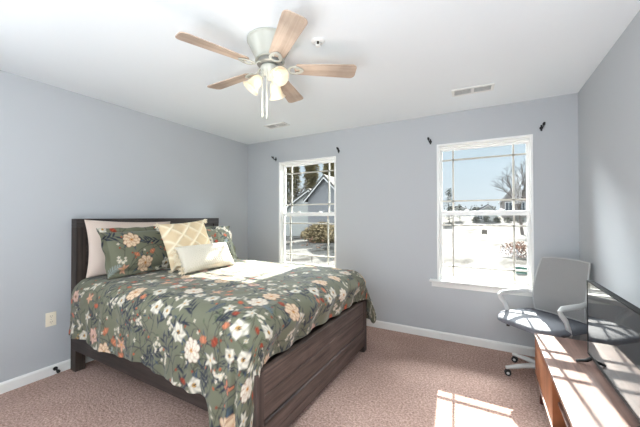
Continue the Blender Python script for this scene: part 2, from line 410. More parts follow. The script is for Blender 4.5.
# ceiling fan
FC = (-1.185, 1.485)
fan = thing('ceiling_fan', 'white hugger ceiling fan with five weathered wood blades and three lit shades', 'ceiling fan', (FC[0], FC[1], H))
MB().lathe([(0, 0), (.136, 0), (.143, -.005), (.143, -.014), (.137, -.019), (.134, -.025), (.126, -.045), (.106, -.085), (.092, -.112), (.088, -.122), (.092, -.126), (.092, -.132), (.0, -.132)], 40).build('motor_housing', M_fanwhite, fan, smooth=True)
MB().lathe([(0, -.132), (.076, -.132), (.076, -.142), (.080, -.146), (.080, -.156), (.068, -.162), (0, -.162)], 36).build('rotor_ring', M_fanmetal, fan, smooth=True)
MB().lathe([(0, -.162), (.050, -.162), (.058, -.172), (.056, -.192), (.044, -.212), (.032, -.226), (.020, -.236), (.012, -.252), (0, -.256)], 32).build('switch_housing', M_fanwhite, fan, smooth=True)
def blade_outline(l0, l1, w0, w1):
    pts = [(l0, -w0 / 2)]
    rr = .032
    pts += [(l1 - rr + rr * cos(a) if True else 0, -w1 / 2 + rr + rr * sin(a)) for a in np.linspace(R(-90), 0, 7)]
    pts += [(l1 - rr + rr * cos(a), w1 / 2 - rr + rr * sin(a)) for a in np.linspace(0, R(90), 7)]
    pts += [(l0, w0 / 2)]
    pts += [(l0 - .014, w0 / 2 - .018), (l0 - .018, 0), (l0 - .014, -w0 / 2 + .018)]
    return pts
BZ = -.176
for k in range(5):
    a = R(33.5 + 72 * k)
    MT = Matrix.Rotation(a, 4, 'Z') @ Matrix.Translation((0, 0, BZ)) @ Matrix.Rotation(R(-11), 4, 'X')
    bl = MB().prism(blade_outline(.172, .548, .094, .128), -.003, .003).build('blade', M_bladelt, fan, bevel=.0015)
    bl.matrix_local = MT
    # openwork blade iron: arm from the hub splitting into a loop screwed under the blade
    iron = MB()
    iron.tube([(.060, 0, .022), (.085, 0, .016), (.106, 0, -.004), (.120, 0, -.008)], [.010, .009, .009, .010], 8, flat=(.55, 1.2))
    loop = [(.120 + .042 * (1 - cos(q)) , .040 * sin(q) * (0.75 + .25 * cos(q * 1.0)), -.008) for q in np.linspace(0, 2 * pi, 22)]
    iron.tube(loop, .008, 8, flat=(.6, 1.1), cap=False)
    iron.lathe([(0, -.012), (.009, -.012), (.009, -.004), (0, -.004)], 10, c=(.170, .020, 0)).lathe([(0, -.012), (.009, -.012), (.009, -.004), (0, -.004)], 10, c=(.170, -.020, 0)).lathe([(0, -.012), (.009, -.012), (.009, -.004), (0, -.004)], 10, c=(.196, 0, 0))
    iron.build('blade_bracket', M_fanwhite, bl, smooth=True)

def shade_mat():
    m = bpy.data.materials.new('alabaster_glass'); m.use_nodes = True; t = m.node_tree; b = t.nodes['Principled BSDF']
    b.inputs['Base Color'].default_value = (*srgb(232, 224, 208), 1); b.inputs['Roughness'].default_value = 0.3
    o = t.nodes['Material Output']; tr = t.nodes.new('ShaderNodeBsdfTranslucent'); tr.inputs[0].default_value = (*srgb(246, 236, 218), 1)
    mx = t.nodes.new('ShaderNodeMixShader'); mx.inputs[0].default_value = .5
    t.links.new(b.outputs[0], mx.inputs[1]); t.links.new(tr.outputs[0], mx.inputs[2]); t.links.new(mx.outputs[0], o.inputs[0])
    return m
M_shade = shade_mat()
M_bulb = mat('lit_bulb', (1, .95, .85), .4, emit=(1.0, .93, .80), estr=1.6)
for k, ang in enumerate((-28, 222, 104)):
    a = R(ang); d = Vector((cos(a), sin(a), 0))
    axis = (d * .84 + Vector((0, 0, -.54))).normalized() if k == 0 else (d * .62 + Vector((0, 0, -.78))).normalized()
    base = Vector((0, 0, -.220)) + d * .046
    q = Vector((0, 0, 1)).rotation_difference(axis).to_matrix().to_4x4()
    MT = Matrix.Translation(base + axis * .012) @ q
    ar = MB().lathe([(0, -.02), (.012, -.02), (.012, .0), (.020, .004), (.022, .02), (0, .02)], 18, M=MT).build('lamp_holder', M_fanwhite, fan, smooth=True)
    prof = [(.022, .012), (.026, .02), (.033, .035), (.036, .055), (.038, .075), (.046, .095), (.056, .108), (.054, .109), (.044, .096), (.035, .075), (.033, .055), (.030, .036), (.023, .022), (.019, .014)]
    sh = MB().lathe(prof, 28, M=MT).build('lamp_shade', M_shade, fan, smooth=True)
    MB().lathe([(0, .02), (.010, .022), (.014, .04), (.020, .06), (.018, .074), (.010, .083), (0, .086)], 18, M=MT).build('bulb', M_bulb, sh, smooth=True)
for dx, dy, ln in ((.014, -.048, .285), (-.014, -.058, .275)):
    c_ = MB().tube([(dx, dy, -.20), (dx * 1.0, dy, -.20 - ln)], .0032, 8).build('pull_chain', M_fanwhite, fan, smooth=True)
    MB().lathe([(0, 0), (.006, -.003), (.0085, -.016), (.004, -.027), (0, -.028)], 12, c=(dx, dy, -.20 - ln)).build('pull_knob', M_fanwhite, c_, smooth=True)
fl_d = bpy.data.lights.new('fan_lamp_light', 'POINT'); fl = bpy.data.objects.new('fan_lamp_light', fl_d); COL.objects.link(fl)
fl_d.energy = 1.2; fl_d.color = (1, .92, .82); fl_d.shadow_soft_size = .05; fl.parent = fan; fl.location = (.02, -.06, -.42)

# ------------------------------------------------------------------ bed
bed = thing('bed', 'dark weathered wood queen bed with plank headboard and footboard', 'bed', (-2.1, 2.0, 0))
BL = Matrix.Translation((2.1, -2.0, 0))
def bpart(mb, n, m, parent=None, bev=.003):
    bmesh.ops.transform(mb.bm, matrix=BL, verts=mb.bm.verts) if parent is None else None
    return mb.build(n, m, bed if parent is None else parent, bevel=bev)
HX0, HX1 = -3.165, -3.075
hb = bpart(MB().box((HX0 + .02, 1.285, .35), (HX1 - .022, 2.71, 1.245)), 'headboard', M_bedhead)
def sub(mb, n, m, bev=.003): 
    bmesh.ops.transform(mb.bm, matrix=BL, verts=mb.bm.verts); return mb.build(n, m, hb, bevel=bev)
sub(MB().box((HX0, 1.222, 1.24), (HX1 + .004, 2.785, 1.312)), 'top_rail', M_bedhead)
sub(MB().box((HX0, 1.222, 0), (HX1, 1.297, 1.24)), 'post', M_bedheadz)
sub(MB().box((HX0, 2.707, 0), (HX1, 2.785, 1.24)), 'post', M_bedheadz)
for i in range(5):
    z0 = .37 + i * .174
    sub(MB().box((HX1 - .024, 1.29, z0), (HX1 - .014, 2.707, z0 + .168)), 'plank', M_bedhead, .004)
fb = bpart(MB().box((-1.098, 1.262, .075), (-1.062, 2.762, .492)), 'footboard', M_bedwood)
def fsub(mb, n, m, bev=.003):
    bmesh.ops.transform(mb.bm, matrix=BL, verts=mb.bm.verts); return mb.build(n, m, fb, bevel=bev)
fsub(MB().box((-1.11, 1.20, 0), (-1.045, 1.262, .500)), 'post', M_bedwoodz)
fsub(MB().box((-1.11, 2.762, 0), (-1.045, 2.834, .500)), 'post', M_bedwoodz)
fsub(MB().box((-1.064, 1.262, .362), (-1.052, 2.762, .496)), 'plank', M_bedwood, .004)
fsub(MB().box((-1.064, 1.262, .226), (-1.052, 2.762, .358)), 'plank', M_bedwood, .004)
fsub(MB().prism([(-1.064, .222), (-1.044, .206), (-1.044, .118), (-1.064, .114)], 1.262, 2.762, axis=1, M=Matrix.Scale(1, 4)) if False else MB().box((-1.064, 1.262, .128), (-1.040, 2.762, .222)), 'plank', M_bedwood, .010)
fsub(MB().box((-1.09, 1.262, .06), (-1.046, 2.762, .124)), 'bottom_rail', M_bedwood, .004)
bpart(MB().box((-3.075, 1.195, .205), (-1.11, 1.225, .44)), 'side_rail', M_bedwoodx)
bpart(MB().box((-3.075, 2.755, .205), (-1.11, 2.785, .44)), 'side_rail', M_bedwoodx)
bpart(MB().box((-3.075, 1.225, .36), (-1.11, 2.755, .40)), 'slat_deck', M_bedwoodx)

# ---------------------------------------------------------------- floral print painter
class Canvas:
    def __init__(s, x0, y0, x1, y1, res, base):
        s.x0, s.y0, s.res = x0, y0, res
        s.w = int((x1 - x0) / res) + 1; s.h = int((y1 - y0) / res) + 1
        s.a = np.empty((s.h, s.w, 3), np.float32); s.a[:] = base
        yy, xx = np.mgrid[0:s.h, 0:s.w]
        v = 1 + .05 * np.sin(xx * .013 + 2 * np.sin(yy * .02)) + .03 * np.sin(yy * .031)
        s.a *= v[..., None].astype(np.float32)
    def ell(s, cx, cy, rx, ry, ang, c, alpha=1.0, ridge=None):
        rm = max(rx, ry) + s.res
        i0, i1 = int((cx - rm - s.x0) / s.res), int((cx + rm - s.x0) / s.res) + 2
        j0, j1 = int((cy - rm - s.y0) / s.res), int((cy + rm - s.y0) / s.res) + 2
        i0, j0 = max(i0, 0), max(j0, 0); i1, j1 = min(i1, s.w), min(j1, s.h)
        if i1 <= i0 or j1 <= j0: return
        X = s.x0 + np.arange(i0, i1) * s.res - cx; Y = (s.y0 + np.arange(j0, j1) * s.res - cy)[:, None]
        u = (X * cos(ang) + Y * sin(ang)) / rx; v = (-X * sin(ang) + Y * cos(ang)) / ry
        d = np.sqrt(u * u + v * v)
        m = np.clip((1 - d) * min(rx, ry) / s.res + .5, 0, 1) * alpha
        cc = np.array(c, np.float32)
        if ridge is not None:
            k = np.clip(d, 0, 1)[..., None]; cc = cc * (1 - k) + np.array(ridge, np.float32) * k
        s.a[j0:j1, i0:i1] = s.a[j0:j1, i0:i1] * (1 - m[..., None]) + cc * m[..., None]
    def leaf(s, x, y, L, W, ang, c, vein=None):
        n = 9
        for k in range(n):
            t = (k + .5) / n
            s.ell(x + cos(ang) * L * t, y + sin(ang) * L * t, L / n * .9, max(W * sin(pi * t ** .8) * .5, s.res * .6), ang, c)
        if vein is not None:
            s.line([(x, y), (x + cos(ang) * L * .9, y + sin(ang) * L * .9)], s.res * .7, vein)
    def line(s, pts, r, c):
        for (xa, ya), (xb, yb) in zip(pts[:-1], pts[1:]):
            n = max(1, int(math.hypot(xb - xa, yb - ya) / (max(r, s.res) * .9)))
            for k in range(n + 1):
                t = k / n; s.ell(xa + (xb - xa) * t, ya + (yb - ya) * t, max(r, s.res * .6), max(r, s.res * .6), 0, c)
    def sample(s, X, Y):
        i = np.clip((X - s.x0) / s.res, 0, s.w - 1.001); j = np.clip((Y - s.y0) / s.res, 0, s.h - 1.001)
        i0 = i.astype(int); j0 = j.astype(int); fi = (i - i0)[..., None]; fj = (j - j0)[..., None]
        a = s.a
        return (a[j0, i0] * (1 - fi) + a[j0, i0 + 1] * fi) * (1 - fj) + (a[j0 + 1, i0] * (1 - fi) + a[j0 + 1, i0 + 1] * fi) * fj

C_base = srgb(104, 105, 87)
C_navy = srgb(34, 40, 54); C_navy2 = srgb(52, 66, 84); C_blue = srgb(84, 102, 112); C_pale = srgb(140, 152, 150)
C_white = srgb(212, 206, 190); C_cream = srgb(214, 190, 160); C_peach = srgb(208, 158, 130); C_coral = srgb(178, 110, 80)
C_orange = srgb(178, 84, 50); C_rust = srgb(140, 58, 36); C_gold = srgb(198, 150, 74); C_green = srgb(74, 84, 62); C_stem = srgb(62, 62, 52); C_pink = srgb(212, 172, 154)

def bez(rg, x, y, ang, L, bend, n=10):
    pts = []
    for k in range(n + 1):
        pts.append((x, y)); x += cos(ang) * L / n; y += sin(ang) * L / n; ang += bend / n
    return pts, ang
dk = lambda c, k: tuple(q * k for q in c)
def petal(cv, x, y, L, W, ang, c, tip=None, line=.45):
    """one outlined petal from its base outwards"""
    cv.leaf(x, y, L * 1.06, W * 1.25 + .004, ang, dk(c, line))
    cv.leaf(x, y, L, W, ang, c)
    if tip is not None: cv.leaf(x + cos(ang) * L * .12, y + sin(ang) * L * .12, L * .55, W * .5, ang, tip)
def f_peony(cv, rg, x, y, r, out_c, in_c, mid):
    a0 = rg.uniform(0, 6.28)
    for k in range(5): cv.leaf(x, y, r * rg.uniform(1.3, 1.7), r * .36, a0 + k * 1.25 + rg.uniform(-.3, .3), C_navy, C_blue)
    for ring, (rad, n, pr) in enumerate(((.60, 9, .40), (.40, 8, .30), (.22, 6, .20))):
        for k in range(n):
            a = a0 + ring * .4 + 2 * pi * k / n + rg.uniform(-.2, .2); q = rad * rg.uniform(.85, 1.12); px, py = x + cos(a) * r * q, y + sin(a) * r * q
            cv.ell(px, py, r * pr * 1.1, r * pr * .86, a, dk(in_c, .45))
            cv.ell(px + cos(a) * r * .03, py + sin(a) * r * .03, r * pr * .95, r * pr * .72, a, in_c, ridge=out_c)
            cv.ell(px + cos(a) * r * .12, py + sin(a) * r * .12, r * pr * .55, r * pr * .42, a, out_c)
    for k in range(10):
        a = rg.uniform(0, 6.28); cv.ell(x + cos(a) * r * .1, y + sin(a) * r * .1, .004, .004, 0, mid)
    cv.ell(x, y, r * .08, r * .08, 0, C_rust)
def f_anemone(cv, rg, x, y, r, c, mid=C_gold):
    a0 = rg.uniform(0, 6.28); n = int(rg.integers(5, 8)); sq = rg.uniform(.6, 1.0)
    for k in range(4): cv.leaf(x, y, r * rg.uniform(1.4, 1.9), r * .34, a0 + k * 1.57 + rg.uniform(-.5, .5), C_navy if k % 2 else C_navy2, None)
    for k in range(n):
        a = a0 + 2 * pi * k / n + rg.uniform(-.22, .22)
        petal(cv, x, y, r * rg.uniform(.8, 1.12), r * rg.uniform(.78, 1.0), a, c, dk(c, .84), .35)
    cv.ell(x, y, r * .27, r * .24, 0, C_navy)
    for k in range(7):
        a = rg.uniform(0, 6.28); cv.ell(x + cos(a) * r * .17, y + sin(a) * r * .17, .0035, .0035, 0, mid)
def f_fan(cv, rg, x, y, r, c, ang):
    """open cup of narrow pointed petals on a stem"""
    cv.line([(x, y), (x - cos(ang) * r * 1.6, y - sin(ang) * r * 1.6)], .0014, C_stem)
    for k in (-3, 3, -2, 2, -1, 1, 0): petal(cv, x, y, r * rg.uniform(.85, 1.1), r * .34, ang + k * .36 + rg.uniform(-.06, .06), c if k % 2 else tuple(min(1, q * 1.35) for q in c), None, .5)
def f_small(cv, rg, x, y, r, c, n=5, mid=None):
    a0 = rg.uniform(0, 6.28)
    for k in range(n):
        a = a0 + 2 * pi * k / n; cv.ell(x + cos(a) * r * .55, y + sin(a) * r * .55, r * .5, r * .27, a, c)
    cv.ell(x, y, r * .22, r * .22, 0, mid or C_rust)
def f_lily(cv, rg, x, y, r, c):
    a0 = rg.uniform(0, 6.28)
    for k in range(5): petal(cv, x, y, r * rg.uniform(.8, 1.15), r * .36, a0 + k * 1.257 + rg.uniform(-.3, .3), c, dk(c, .8), .45)
    cv.ell(x, y, r * .14, r * .14, 0, C_gold)
def f_fern(cv, rg, x, y, L, c, ang):
    n = 8; pts, _ = bez(rg, x, y, ang, L, rg.uniform(-.8, .8), n); cv.line(pts, .0014, c)
    for i in range(1, n):
        a = math.atan2(pts[i][1] - pts[i - 1][1], pts[i][0] - pts[i - 1][0]); l = L * .30 * sin(pi * (i / (n + .5)) ** .7)
        for sgn in (-1, 1): cv.leaf(pts[i][0], pts[i][1], l, .0062, a + sgn * .75, c)
def f_branch(cv, rg, x, y, L, ang):
    pts, _ = bez(rg, x, y, ang, L, rg.uniform(-2.6, 2.6), 18); cv.line(pts, .0017, C_stem if rg.random() < .6 else C_navy)
    for i in range(3, 19, 3):
        a = math.atan2(pts[i][1] - pts[i - 1][1], pts[i][0] - pts[i - 1][0]); sg = 1 if i % 2 else -1
        k = rg.integers(0, 8); p2, _ = bez(rg, *pts[i], a + sg * .7, rg.uniform(.02, .06), sg * rg.uniform(.3, 1.4), 5); cv.line(p2, .0012, C_stem)
        if k < 4: cv.leaf(*p2[-1], rg.uniform(.022, .042), .011, a + sg * rg.uniform(.6, 1.1), [C_navy, C_navy2, C_green, C_navy][k])
        elif k < 6: cv.ell(*p2[-1], .008, .006, a, C_rust if k == 4 else C_orange)
        else: f_small(cv, rg, *p2[-1], .011, C_white, 4, C_gold)
def f_bamboo(cv, rg, x, y, ang):
    pts, _ = bez(rg, x, y, ang, rg.uniform(.10, .17), rg.uniform(-.8, .8), 6); cv.line(pts, .0018, C_navy)
    for i in range(1, 7):
        a = math.atan2(pts[i][1] - pts[i - 1][1], pts[i][0] - pts[i - 1][0])
        cv.leaf(*pts[i], rg.uniform(.045, .075), .015, a + (1 if i % 2 else -1) * rg.uniform(.5, .9), C_navy)
def f_sprig(cv, rg, x, y, L, ang, c, br=.004):
    pts, _ = bez(rg, x, y, ang, L, rg.uniform(-.7, .7), 10); cv.line(pts, .0012, C_stem)
    for i in range(3, 11):
        for _ in range(2):
            a = rg.uniform(0, 6.28); q = rg.uniform(.006, .020)
            cv.line([pts[i], (pts[i][0] + q * cos(a), pts[i][1] + q * sin(a))], .0009, C_stem)
            cv.ell(pts[i][0] + q * cos(a), pts[i][1] + q * sin(a), br, br * .85, a, c)
def f_whites(cv, rg, x, y, r, n=9):
    for _ in range(n):
        a = rg.uniform(0, 6.28); q = r * math.sqrt(rg.uniform(0, 1)); f_small(cv, rg, x + q * cos(a), y + q * sin(a), rg.uniform(.009, .013), C_white, 5, C_gold)
def butterfly(cv, x, y, s, ang):
    for sg in (1, -1):
        for (l, w_, da) in ((1.0, .55, .75), (.7, .5, 2.0)):
            cv.ell(x + cos(ang + sg * da) * s * l * .5, y + sin(ang + sg * da) * s * l * .5, s * l * .52, s * w_ * .5, ang + sg * da, C_navy)
            cv.ell(x + cos(ang + sg * da) * s * l * .5, y + sin(ang + sg * da) * s * l * .5, s * l * .40, s * w_ * .34, ang + sg * da, C_coral)
    cv.line([(x - cos(ang) * s * .4, y - sin(ang) * s * .4), (x + cos(ang) * s * .5, y + sin(ang) * s * .5)], .003, C_navy)
def paint(cv, rg, x0, y0, x1, y1, up, dens=1.0, forced=()):
    A = (x1 - x0) * (y1 - y0)
    U = lambda: (rg.uniform(x0, x1), rg.uniform(y0, y1))
    for _ in range(int(24 * A * dens)): f_branch(cv, rg, *U(), rg.uniform(.24, .5), up + rg.uniform(-1.2, 1.2))
    placed = [(f[0], f[1], .11) for f in forced]; todo = []
    def put(n, r0, r1, fn, late=False):
        for _ in range(int(n)):
            for _try in range(30):
                x, y = U(); r = rg.uniform(r0, r1)
                if all((x - a) ** 2 + (y - b) ** 2 > (r + c) ** 2 for a, b, c in placed):
                    placed.append((x, y, r * 1.0)); todo.append((late, fn, x, y, r)); break
    put(max(1, 2.6 * A * dens), .056, .070, lambda x, y, r: f_peony(cv, rg, x, y, r, *((C_cream, C_coral, C_gold) if rg.random() < .6 else (C_white, C_peach, C_gold))), True)
    put(8 * A * dens, .036, .055, lambda x, y, r: f_anemone(cv, rg, x, y, r, C_white if rg.random() < .86 else C_pink), True)
    put(3.4 * A * dens, .040, .052, lambda x, y, r: f_lily(cv, rg, x, y, r, C_white if rg.random() < .8 else C_peach), True)
    put(15 * A * dens, .05, .07, lambda x, y, r: f_bamboo(cv, rg, x, y, up + rg.uniform(-1.5, 1.5)))
    put(16 * A * dens, .06, .095, lambda x, y, r: f_fern(cv, rg, x, y - r * .7, r * 1.9, [C_blue, C_navy2, C_pale, C_blue][rg.integers(0, 4)], up + rg.uniform(-1.0, 1.0)))
    put(11 * A * dens, .026, .040, lambda x, y, r: f_fan(cv, rg, x, y, r, [C_orange, C_coral, C_rust, C_orange][rg.integers(0, 4)], up + rg.uniform(-.9, .9)), True)
    put(10 * A * dens, .030, .05, lambda x, y, r: f_whites(cv, rg, x, y, r, 8))
    put(12 * A * dens, .04, .06, lambda x, y, r: f_sprig(cv, rg, x, y - r * .6, r * 2, up + rg.uniform(-1, 1), [C_white, C_gold, C_rust, C_gold, C_pale][rg.integers(0, 5)], rg.uniform(.0035, .0055)))
    put(1.6 * A * dens, .04, .045, lambda x, y, r: butterfly(cv, x, y, r, rg.uniform(0, 6.28)))
    for late in (False, True):
        for t_ in todo:
            if t_[0] == late: t_[1](*t_[2:])
    for x, y, r in forced: f_peony(cv, rg, x, y, r, C_cream, C_coral, C_gold)

M_print = colmat('printed_cotton', .8, .25, sheen=.15)
# ---------------------------------------------------------------- comforter
def smooth(a, b, x): t = np.clip((x - a) / (b - a), 0, 1); return t * t * (3 - 2 * t)
def make_comforter():
    XH, XE, Y0, Y1, RR = -3.045, -1.165, 1.298, 2.705, .145
    nx, nf, nb, ny, nr = 312, 60, 112, 236, 70
    gi = np.arange(nx + nf + 1); gj = np.arange(nb + ny + nr + 1)
    I, J = np.meshgrid(gi, gj, indexing='ij')
    XHj = XH + .065 * (1 - smooth(nb * .6, nb + 40, J))
    x = XHj + (XE - XHj) * np.minimum(I, nx) / nx; a = np.clip((I - nx) / nf, 0, 1)
    y = Y0 + (Y1 - Y0) * np.clip((J - nb) / ny, 0, 1)
    b = np.where(J < nb, -(nb - J) / nb, np.where(J > nb + ny, (J - nb - ny) / nr, 0.0))
    ab = np.abs(b); m = np.maximum(a, ab); ms = np.where(m > 0, m, 1)
    s = np.where(m > 0, (1 + (ab - a) / ms) / 2, 0); th = s * pi / 2
    s = np.where((a == 0) & (ab > 0), 1.0, np.where((ab == 0) & (a > 0), 0.0, s)); th = s * pi / 2
    dx, dy = np.cos(th), np.where(b < 0, -1, 1) * np.sin(th)
    # drop of the hem along the edge
    Dn = .452 - .03 * smooth(-3.0, -2.4, x) * 0 + .012 * np.sin(x * 7.0) + .008 * np.sin(x * 17 + 1) + .020 * smooth(-1.9, -1.40, x) + .20 * smooth(-1.36, -1.27, x)
    Df = .286 + .006 * np.sin(y * 9)
    Dr = .42 + .03 * np.sin(x * 6) + .16 * smooth(-1.5, -1.2, x)
    Dside = np.where(b < 0, Dn, Dr)
    lo, hi = .30, .62
    k = smooth(lo, hi, s); k = np.where((a > 0) & (ab > 0), k, s)
    D = Df * (1 - k) + Dside * k
    L = D - RR + RR * pi / 2
    d = m * L
    phi = np.clip(d / RR, 0, pi / 2); hang = np.maximum(d - RR * pi / 2, 0)
    off = RR * np.sin(phi); drop = RR * (1 - np.cos(phi)) + hang
    hn = hang / .5
    # folds along the hem
    per = np.where(s >= 1, x, XE + th * .18 + 0.0)
    fold = .010 * np.sin(per * 15 + .6) + .007 * np.sin(per * 31 + 2) + .004 * np.sin(per * 58)
    cornr = np.where(b < 0, smooth(-1.62, -1.30, x), smooth(-1.7, -1.2, x)) * np.where(s >= .3, 1, s / .3)
    cs = np.where((a > 0) & (ab > 0), s, 0)
    colf = np.where(b < 0, .024 * np.sin((x - a * .0) * 34 + s * 9.0 + cs * 4), .165 + .03 * np.sin(s * 14 + x * 20))
    off = off + hn * (fold * 1.5 * (s > 0) + cornr * colf + np.where(b < 0, .030, .05) * np.where(s > .3, 1, 0) * smooth(.3, .7, s))
    # the foot edge tucks back over the footboard
    tuck = (1 - smooth(.05, .45, s)) * (a > 0)
    off = off - tuck * .055 * smooth(.45, 1.0, m) + tuck * .012 * np.sin(y * 26) * smooth(.2, .7, m)
    X = x + dx * off; Y = y + dy * off
    dome = (1 - ((x + 2.1) / 1.1) ** 4).clip(0, 1) * (1 - ((y - 1.99) / .9) ** 4).clip(0, 1)
    Zt = .798 + .020 * dome + sweep_noise(X, Y, 3, ((1.6, .008), (4.2, .005), (9, .0022)))
    quilt = np.where(m > .02, sweep_noise(per * 1.0, drop, 5, ((3.0, .008), (7, .004), (15, .0018))), 0)
    Zo = Zt - drop
    X = X + dx * quilt * (m > 0); Y = Y + dy * quilt * (m > 0)
    U = x + a * (Df - RR + RR * pi / 2); V = y + np.where(b < 0, -1, 1) * ab * np.where(b < 0, .70, .6) * np.where(b < 0, L / .74, 1)
    cv = Canvas(-3.1, .3, -.6, 3.5, .0035, C_base)
    rg = np.random.default_rng(21)
    paint(cv, rg, -3.08, .45, -.75, 3.35, R(100), 1.95, forced=((-1.16, .66, .082),))
    butterfly(cv, -1.19, .86, .045, R(60))
    col = cv.sample(U, V).reshape(-1, 3)
    Nj = len(gj); idx = (I * Nj + J)
    F = np.stack([idx[:-1, :-1], idx[1:, :-1], idx[1:, 1:], idx[:-1, 1:]], -1).reshape(-1, 4).tolist()
    P = np.stack([X, Y, Zo], -1).reshape(-1, 3)
    P -= np.array([-2.1, 2.0, .8])
    o = gridmesh('comforter', P, F, M_print, None, col); o.location = (-2.1, 2.0, .8)
    sd = o.modifiers.new('thickness', 'SOLIDIFY'); sd.thickness = .016; sd.offset = -1
    return tag(o, 'sage green floral comforter draped over the bed', 'comforter')
make_comforter()

# ---------------------------------------------------------------- pillows
def pillow(name, label, W, Hh, T, center, lean, roll, m, colf, flange=0.0, pinch=.10, n=(96, 70), disp=None, group=None, seed=0, yaw=0.0, sag=0.0, expo=.5, base_off=0):
    nu, nv = n
    u = np.linspace(-1, 1, nu + 1); v = np.linspace(-1, 1, nv + 1); U, Vv = np.meshgrid(u, v, indexing='ij')
    fu, fv = 1 - flange / (W / 2), 1 - flange / (Hh / 2)
    cu = np.clip(np.abs(U) / fu, 0, 1); cvv = np.clip(np.abs(Vv) / fv, 0, 1)
    th = T / 2 * ((1 - cu ** 2.6) * (1 - cvv ** 2.6)).clip(0, 1) ** expo
    if flange: th = np.maximum(th, .004 * (np.maximum(np.abs(U), np.abs(Vv)) < .999))
    px = U * W / 2 * (1 - pinch * (1 - Vv ** 2) * np.abs(U)); py = Vv * Hh / 2 * (1 - pinch * (1 - U ** 2) * np.abs(Vv))
    wr = sweep_noise(px, py, seed, ((3.5, .006), (8, .003)))
    edge = (1 - np.maximum(np.abs(U), np.abs(Vv)) ** 6)
    py = py - sag * (U ** 2) * (Vv > 0) * Vv
    zf = th + wr * edge; zb = -th * .8 + wr * .5 * edge
    if flange:
        rip = .010 * np.sin(px * 40 + seed) * np.maximum(0, np.abs(Vv) - fv) / (1 - fv) + .012 * np.sin(py * 38 + seed) * np.maximum(0, np.abs(U) - fu) / (1 - fu)
        zf = zf + rip; zb = zb + rip
    if disp is not None: zf = zf + disp(px, py) * edge
    dn = (nv + 1)
    idx = np.arange((nu + 1) * dn).reshape(nu + 1, dn)
    top = np.stack([px, py, zf], -1).reshape(-1, 3)
    inner = np.zeros((nu + 1, dn), bool); inner[1:-1, 1:-1] = True
    bidx = idx.copy(); cnt = (nu + 1) * dn; ids = np.cumsum(inner.ravel()).reshape(inner.shape) - 1 + cnt
    bidx[inner] = ids[inner]
    bot = np.stack([px, py, zb], -1)[inner]
    P = np.concatenate([top, bot]); cf = colf(px, py).reshape(-1, 3); cb = colf(px, py)[inner]
    f1 = np.stack([idx[:-1, :-1], idx[1:, :-1], idx[1:, 1:], idx[:-1, 1:]], -1).reshape(-1, 4)
    f2 = np.stack([bidx[:-1, :-1], bidx[:-1, 1:], bidx[1:, 1:], bidx[1:, :-1]], -1).reshape(-1, 4)
    la = R(lean)
    B = Matrix(((0, -sin(la), cos(la)), (1, 0, 0), (0, cos(la), sin(la)))).to_4x4()
    Mx = Matrix.Rotation(R(yaw), 4, 'Z') @ B @ Matrix.Rotation(R(roll), 4, 'Z')
    o = gridmesh(name, P, np.concatenate([f1, f2]).tolist(), m, None, np.concatenate([cf, cb]))
    o.matrix_world = Matrix.Translation(center) @ Mx
    tag(o, label, 'pillow', group)
    return o
def plain(c, var=.03):
    c = np.array(c)
    return lambda x, y: c * (1 + var * np.sin(x * 300) * np.sin(y * 300))[..., None]
def printed(seed, W, Hh, forced=()):
    cv = Canvas(-W / 2 - .02, -Hh / 2 - .02, W / 2 + .02, Hh / 2 + .02, .003, C_base)
    paint(cv, np.random.default_rng(seed), -W / 2, -Hh / 2, W / 2, Hh / 2, R(90), 1.9, forced)
    return lambda x, y: cv.sample(x, y)
M_cot = colmat('plain_cotton', .9, .15)
M_knit = colmat('tufted_cotton', .95, .5, 160)
pillow('pillow', 'plain pale pink pillow against the headboard behind the floral sham', .80, .50, .16, (-2.975, 1.645, 1.046), 9, -2, M_cot, plain(srgb(206, 189, 177)), pinch=.07, seed=4)
pillow('pillow_sham', 'green floral flanged sham at the left in front of the pink pillow', .70, .45, .17, (-2.775, 1.625, 1.030), 20, 1, M_print, printed(31, .70, .45, ((-.13, .08, .07),)), flange=.045, pinch=.05, seed=9, n=(180, 116))
pillow('pillow_sham', 'green floral sham at the right end of the headboard behind the white pillows', .72, .44, .17, (-2.80, 2.42, 1.020), 22, -2, M_print, printed(52, .72, .44), flange=.045, pinch=.05, seed=17, n=(170, 110))
def dia(px, py, s=.185):
    p = (px + py * 1.15) / s; q = (px - py * 1.15) / s
    e_ = np.minimum(np.abs(p - np.round(p)), np.abs(q - np.round(q)))
    return np.exp(-(e_ / .10) ** 2), p, q
def diacol(px, py):
    k, p, q = dia(px, py)
    a = np.array(srgb(222, 200, 164)); b2 = np.array(srgb(240, 228, 202))
    return a * (1 - k[..., None]) + b2 * k[..., None]
dp = pillow('throw_pillow', 'cream throw pillow with raised tufted diamond pattern', .53, .47, .17, (-2.60, 1.97, 1.058), 21, 4, M_knit, diacol, pinch=.07, seed=23, n=(150, 130), disp=lambda x, y: .014 * dia(x, y)[0])
def tassel(parent, p, seed):
    rg = np.random.default_rng(seed); b = MB(); p = Vector(p)
    for _ in range(16):
        d = Vector((rg.uniform(-.6, .6) + np.sign(p.x) * .8, rg.uniform(-.9, .2), rg.uniform(-.2, .8))).normalized() * rg.uniform(.035, .055)
        b.tube([p, p + d * .5 + Vector((0, .0, .006)), p + d], [.006, .005, .003], 5)
    return b.build('tassel', M_tassel, parent, smooth=True)
M_tassel = mat('cream_yarn', srgb(234, 222, 198), .95, noise=.05, nscale=200)
for i, (sx, sy) in enumerate(((-1, 1), (1, 1), (-1, -1))): tassel(dp, (sx * .255, sy * .225, 0), i)
